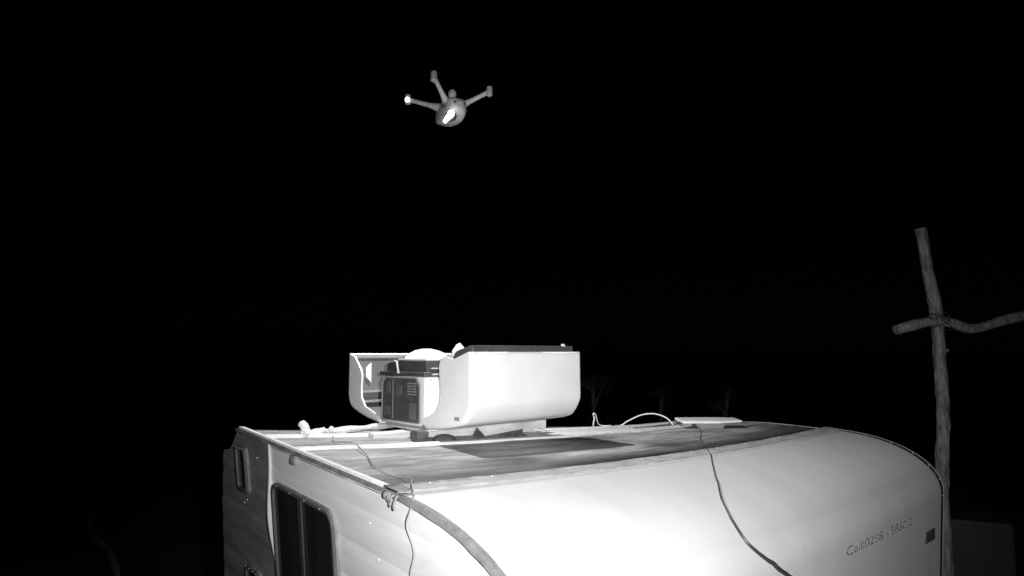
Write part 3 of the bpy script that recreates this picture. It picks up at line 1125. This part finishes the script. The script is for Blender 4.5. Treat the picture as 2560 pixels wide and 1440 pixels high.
# ---------------------------------------------------------------- crossed wooden poles
post_pts = [(2.60, 3.98, -0.25), (2.57, 3.96, 0.6), (2.60, 3.93, 1.4), (2.585, 3.9, 2.008), (2.61, 3.9, 2.335), (2.623, 3.9, 2.573), (2.621, 3.9, 2.814), (2.619, 3.9, 3.06), (2.595, 3.9, 3.257), (2.569, 3.9, 3.457), (2.555, 3.9, 3.63)]
base = Vector((2.60, 3.98, 0))
frame = empty('wooden_pole_frame', Matrix.Translation(base))
tag(frame, 'crooked wooden pole with a crossbar tied to it, behind the caravan nose', 'wooden pole')
mb = MB()
pts = spline([Vector(p) - base for p in post_pts], 6)
mb.tube(pts, [0.036 - 0.004 * i / len(pts) for i in range(len(pts))], 18, jit=0.3)
up_o = mb.build('upright', M['wood'], frame, smooth=50)
for (px_, py_, pz_, dx_, dz_) in ((2.596, 3.895, 3.235, -0.046, 0.010), (2.622, 3.895, 2.86, 0.040, 0.016), (2.615, 3.895, 2.40, -0.044, 0.014)):
    mb = MB()
    a_ = Vector((px_, py_, pz_)) - base
    mb.tube([a_, a_ + Vector((dx_ * .7, -0.012, dz_ * .6)), a_ + Vector((dx_, -0.018, dz_))], [0.020, 0.013, 0.009], 9, jit=0.3)
    mb.build('knot', M['wood'], up_o)
bar_pts = [(2.322, 3.84, 2.989), (2.455, 3.835, 3.028), (2.578, 3.83, 3.045), (2.686, 3.835, 3.030), (2.794, 3.85, 3.005), (2.942, 3.86, 3.041), (3.116, 3.87, 3.088), (3.5, 3.9, 3.15), (4.0, 3.92, 3.12)]
mb = MB()
pts = spline([Vector(p) - base for p in bar_pts], 6)
mb.tube(pts, [0.029 + 0.002 * math.sin(i * .4) for i in range(len(pts))], 14, jit=0.22)
mb.build('crossbar', M['wood'], frame, smooth=50)
mb = MB()
for k in range(4):
    sgn_ = 1 if k % 2 else -1
    ring = []
    for j in range(17):
        a = 2 * math.pi * j / 16
        ring.append(Vector((2.61 + 0.050 * math.cos(a), 3.868 + 0.078 * math.sin(a), 3.05 + 0.012 * (k - 1.5) + sgn_ * 0.036 * math.cos(a))) - base)
    mb.tube(ring, 0.004, 6, cap=False)
mb.build('lashing', M['cable'], frame)

# ---------------------------------------------------------------- dim things in the dark
def shrub(name, x, y, h, label, spread, nleaf, lean=0.0, seed=1):
    rnd = random.Random(seed)
    root = empty(name, Matrix.Translation((x, y, 0)))
    tag(root, label, 'shrub', 'shrubs in the dark behind the caravan')
    mb = MB()
    tp = spline([(0, 0, -0.1), (0.06 + lean * .3, 0.02, h * 0.4), (lean * 0.7, -0.03, h * 0.75), (lean, 0, h)], 6)
    mb.tube(tp, [0.05 * (1 - 0.8 * i / len(tp)) + 0.006 for i in range(len(tp))], 8, jit=0.2)
    tips = [Vector((lean, 0, h))]
    for k in range(7):
        t = tp[int(len(tp) * rnd.uniform(0.3, 0.98))]
        e = t + Vector((rnd.gauss(0, .6) * spread, rnd.gauss(0, .6) * spread, rnd.uniform(0.05, 0.6)))
        mb.tube([t, t.lerp(e, .5) + Vector((0, 0, .04)), e], [0.016, 0.011, 0.005], 6)
        tips.append(e)
    mb.build('trunk', M['bark'], root)
    mb = MB()
    for k in range(nleaf):
        c = rnd.choice(tips) + Vector((rnd.gauss(0, spread * .3), rnd.gauss(0, spread * .3), rnd.gauss(0, spread * .25)))
        u = Vector((rnd.gauss(0, 1), rnd.gauss(0, 1), rnd.gauss(0, .6))).normalized()
        v = u.orthogonal().normalized()
        l, w = rnd.uniform(.03, .06), rnd.uniform(.012, .022)
        mb.add([c - u * l, c + v * w, c + u * l, c - v * w], [(0, 1, 2, 3)])
    mb.build('crown', M['leaf'], root, smooth=0)


shrub('shrub', 1.42, 10.5, 2.46, 'leafy shrub just right of the dock in the dark', 0.28, 500, -0.08, 3)
shrub('shrub', 2.55, 11.0, 2.25, 'thin shrub behind the arching white cable', 0.22, 160, 0.03, 5)
shrub('shrub', 3.32, 10.2, 2.36, 'leaning sparse shrub behind the flat lid on the roof', 0.2, 200, 0.12, 9)

mb = MB()
mb.tube(spline([(-9.6, 14.4, .04), (-9.29, 13.75, .04), (-7.7, 11.95, .05), (-6.41, 10.19, .04), (-5.6, 9.3, .04), (-4.94, 8.41, .04), (-4.3, 7.4, .03)], 6), 0.045, 8)
tag(mb.build('hose', M['hose']), 'pale hose lying across the dark ground at the lower left', 'hose')

cab = empty('metal_cabinet', Matrix.Translation((3.76, 5.35, 0)) @ Matrix.Rotation(R(-20), 4, 'Z'))
tag(cab, 'dim grey metal cabinet standing in the dark at the lower right', 'cabinet')
mb = MB()
mb.box((-0.23, -0.2, 0.1), (0.23, 0.2, 1.58))
mb.build('case', M['cabinet'], cab, bevel=0.01)
mb = MB()
mb.box((-0.205, -0.215, 0.14), (0.205, -0.2005, 1.54))
door = mb.build('door', M['cabinet'], cab, bevel=0.004)
mb = MB()
mb.tube([(0.15, -0.216, 0.85), (0.15, -0.245, 0.86), (0.15, -0.245, 0.98), (0.15, -0.216, 0.99)], 0.008, 8)
mb.build('handle', M['metal'], door)
for x in (-0.19, 0.19):
    for y in (-0.16, 0.16):
        mb = MB()
        mb.box((x - .02, y - .02, -0.05), (x + .02, y + .02, 0.1))
        mb.build('foot', M['rubber'], cab)
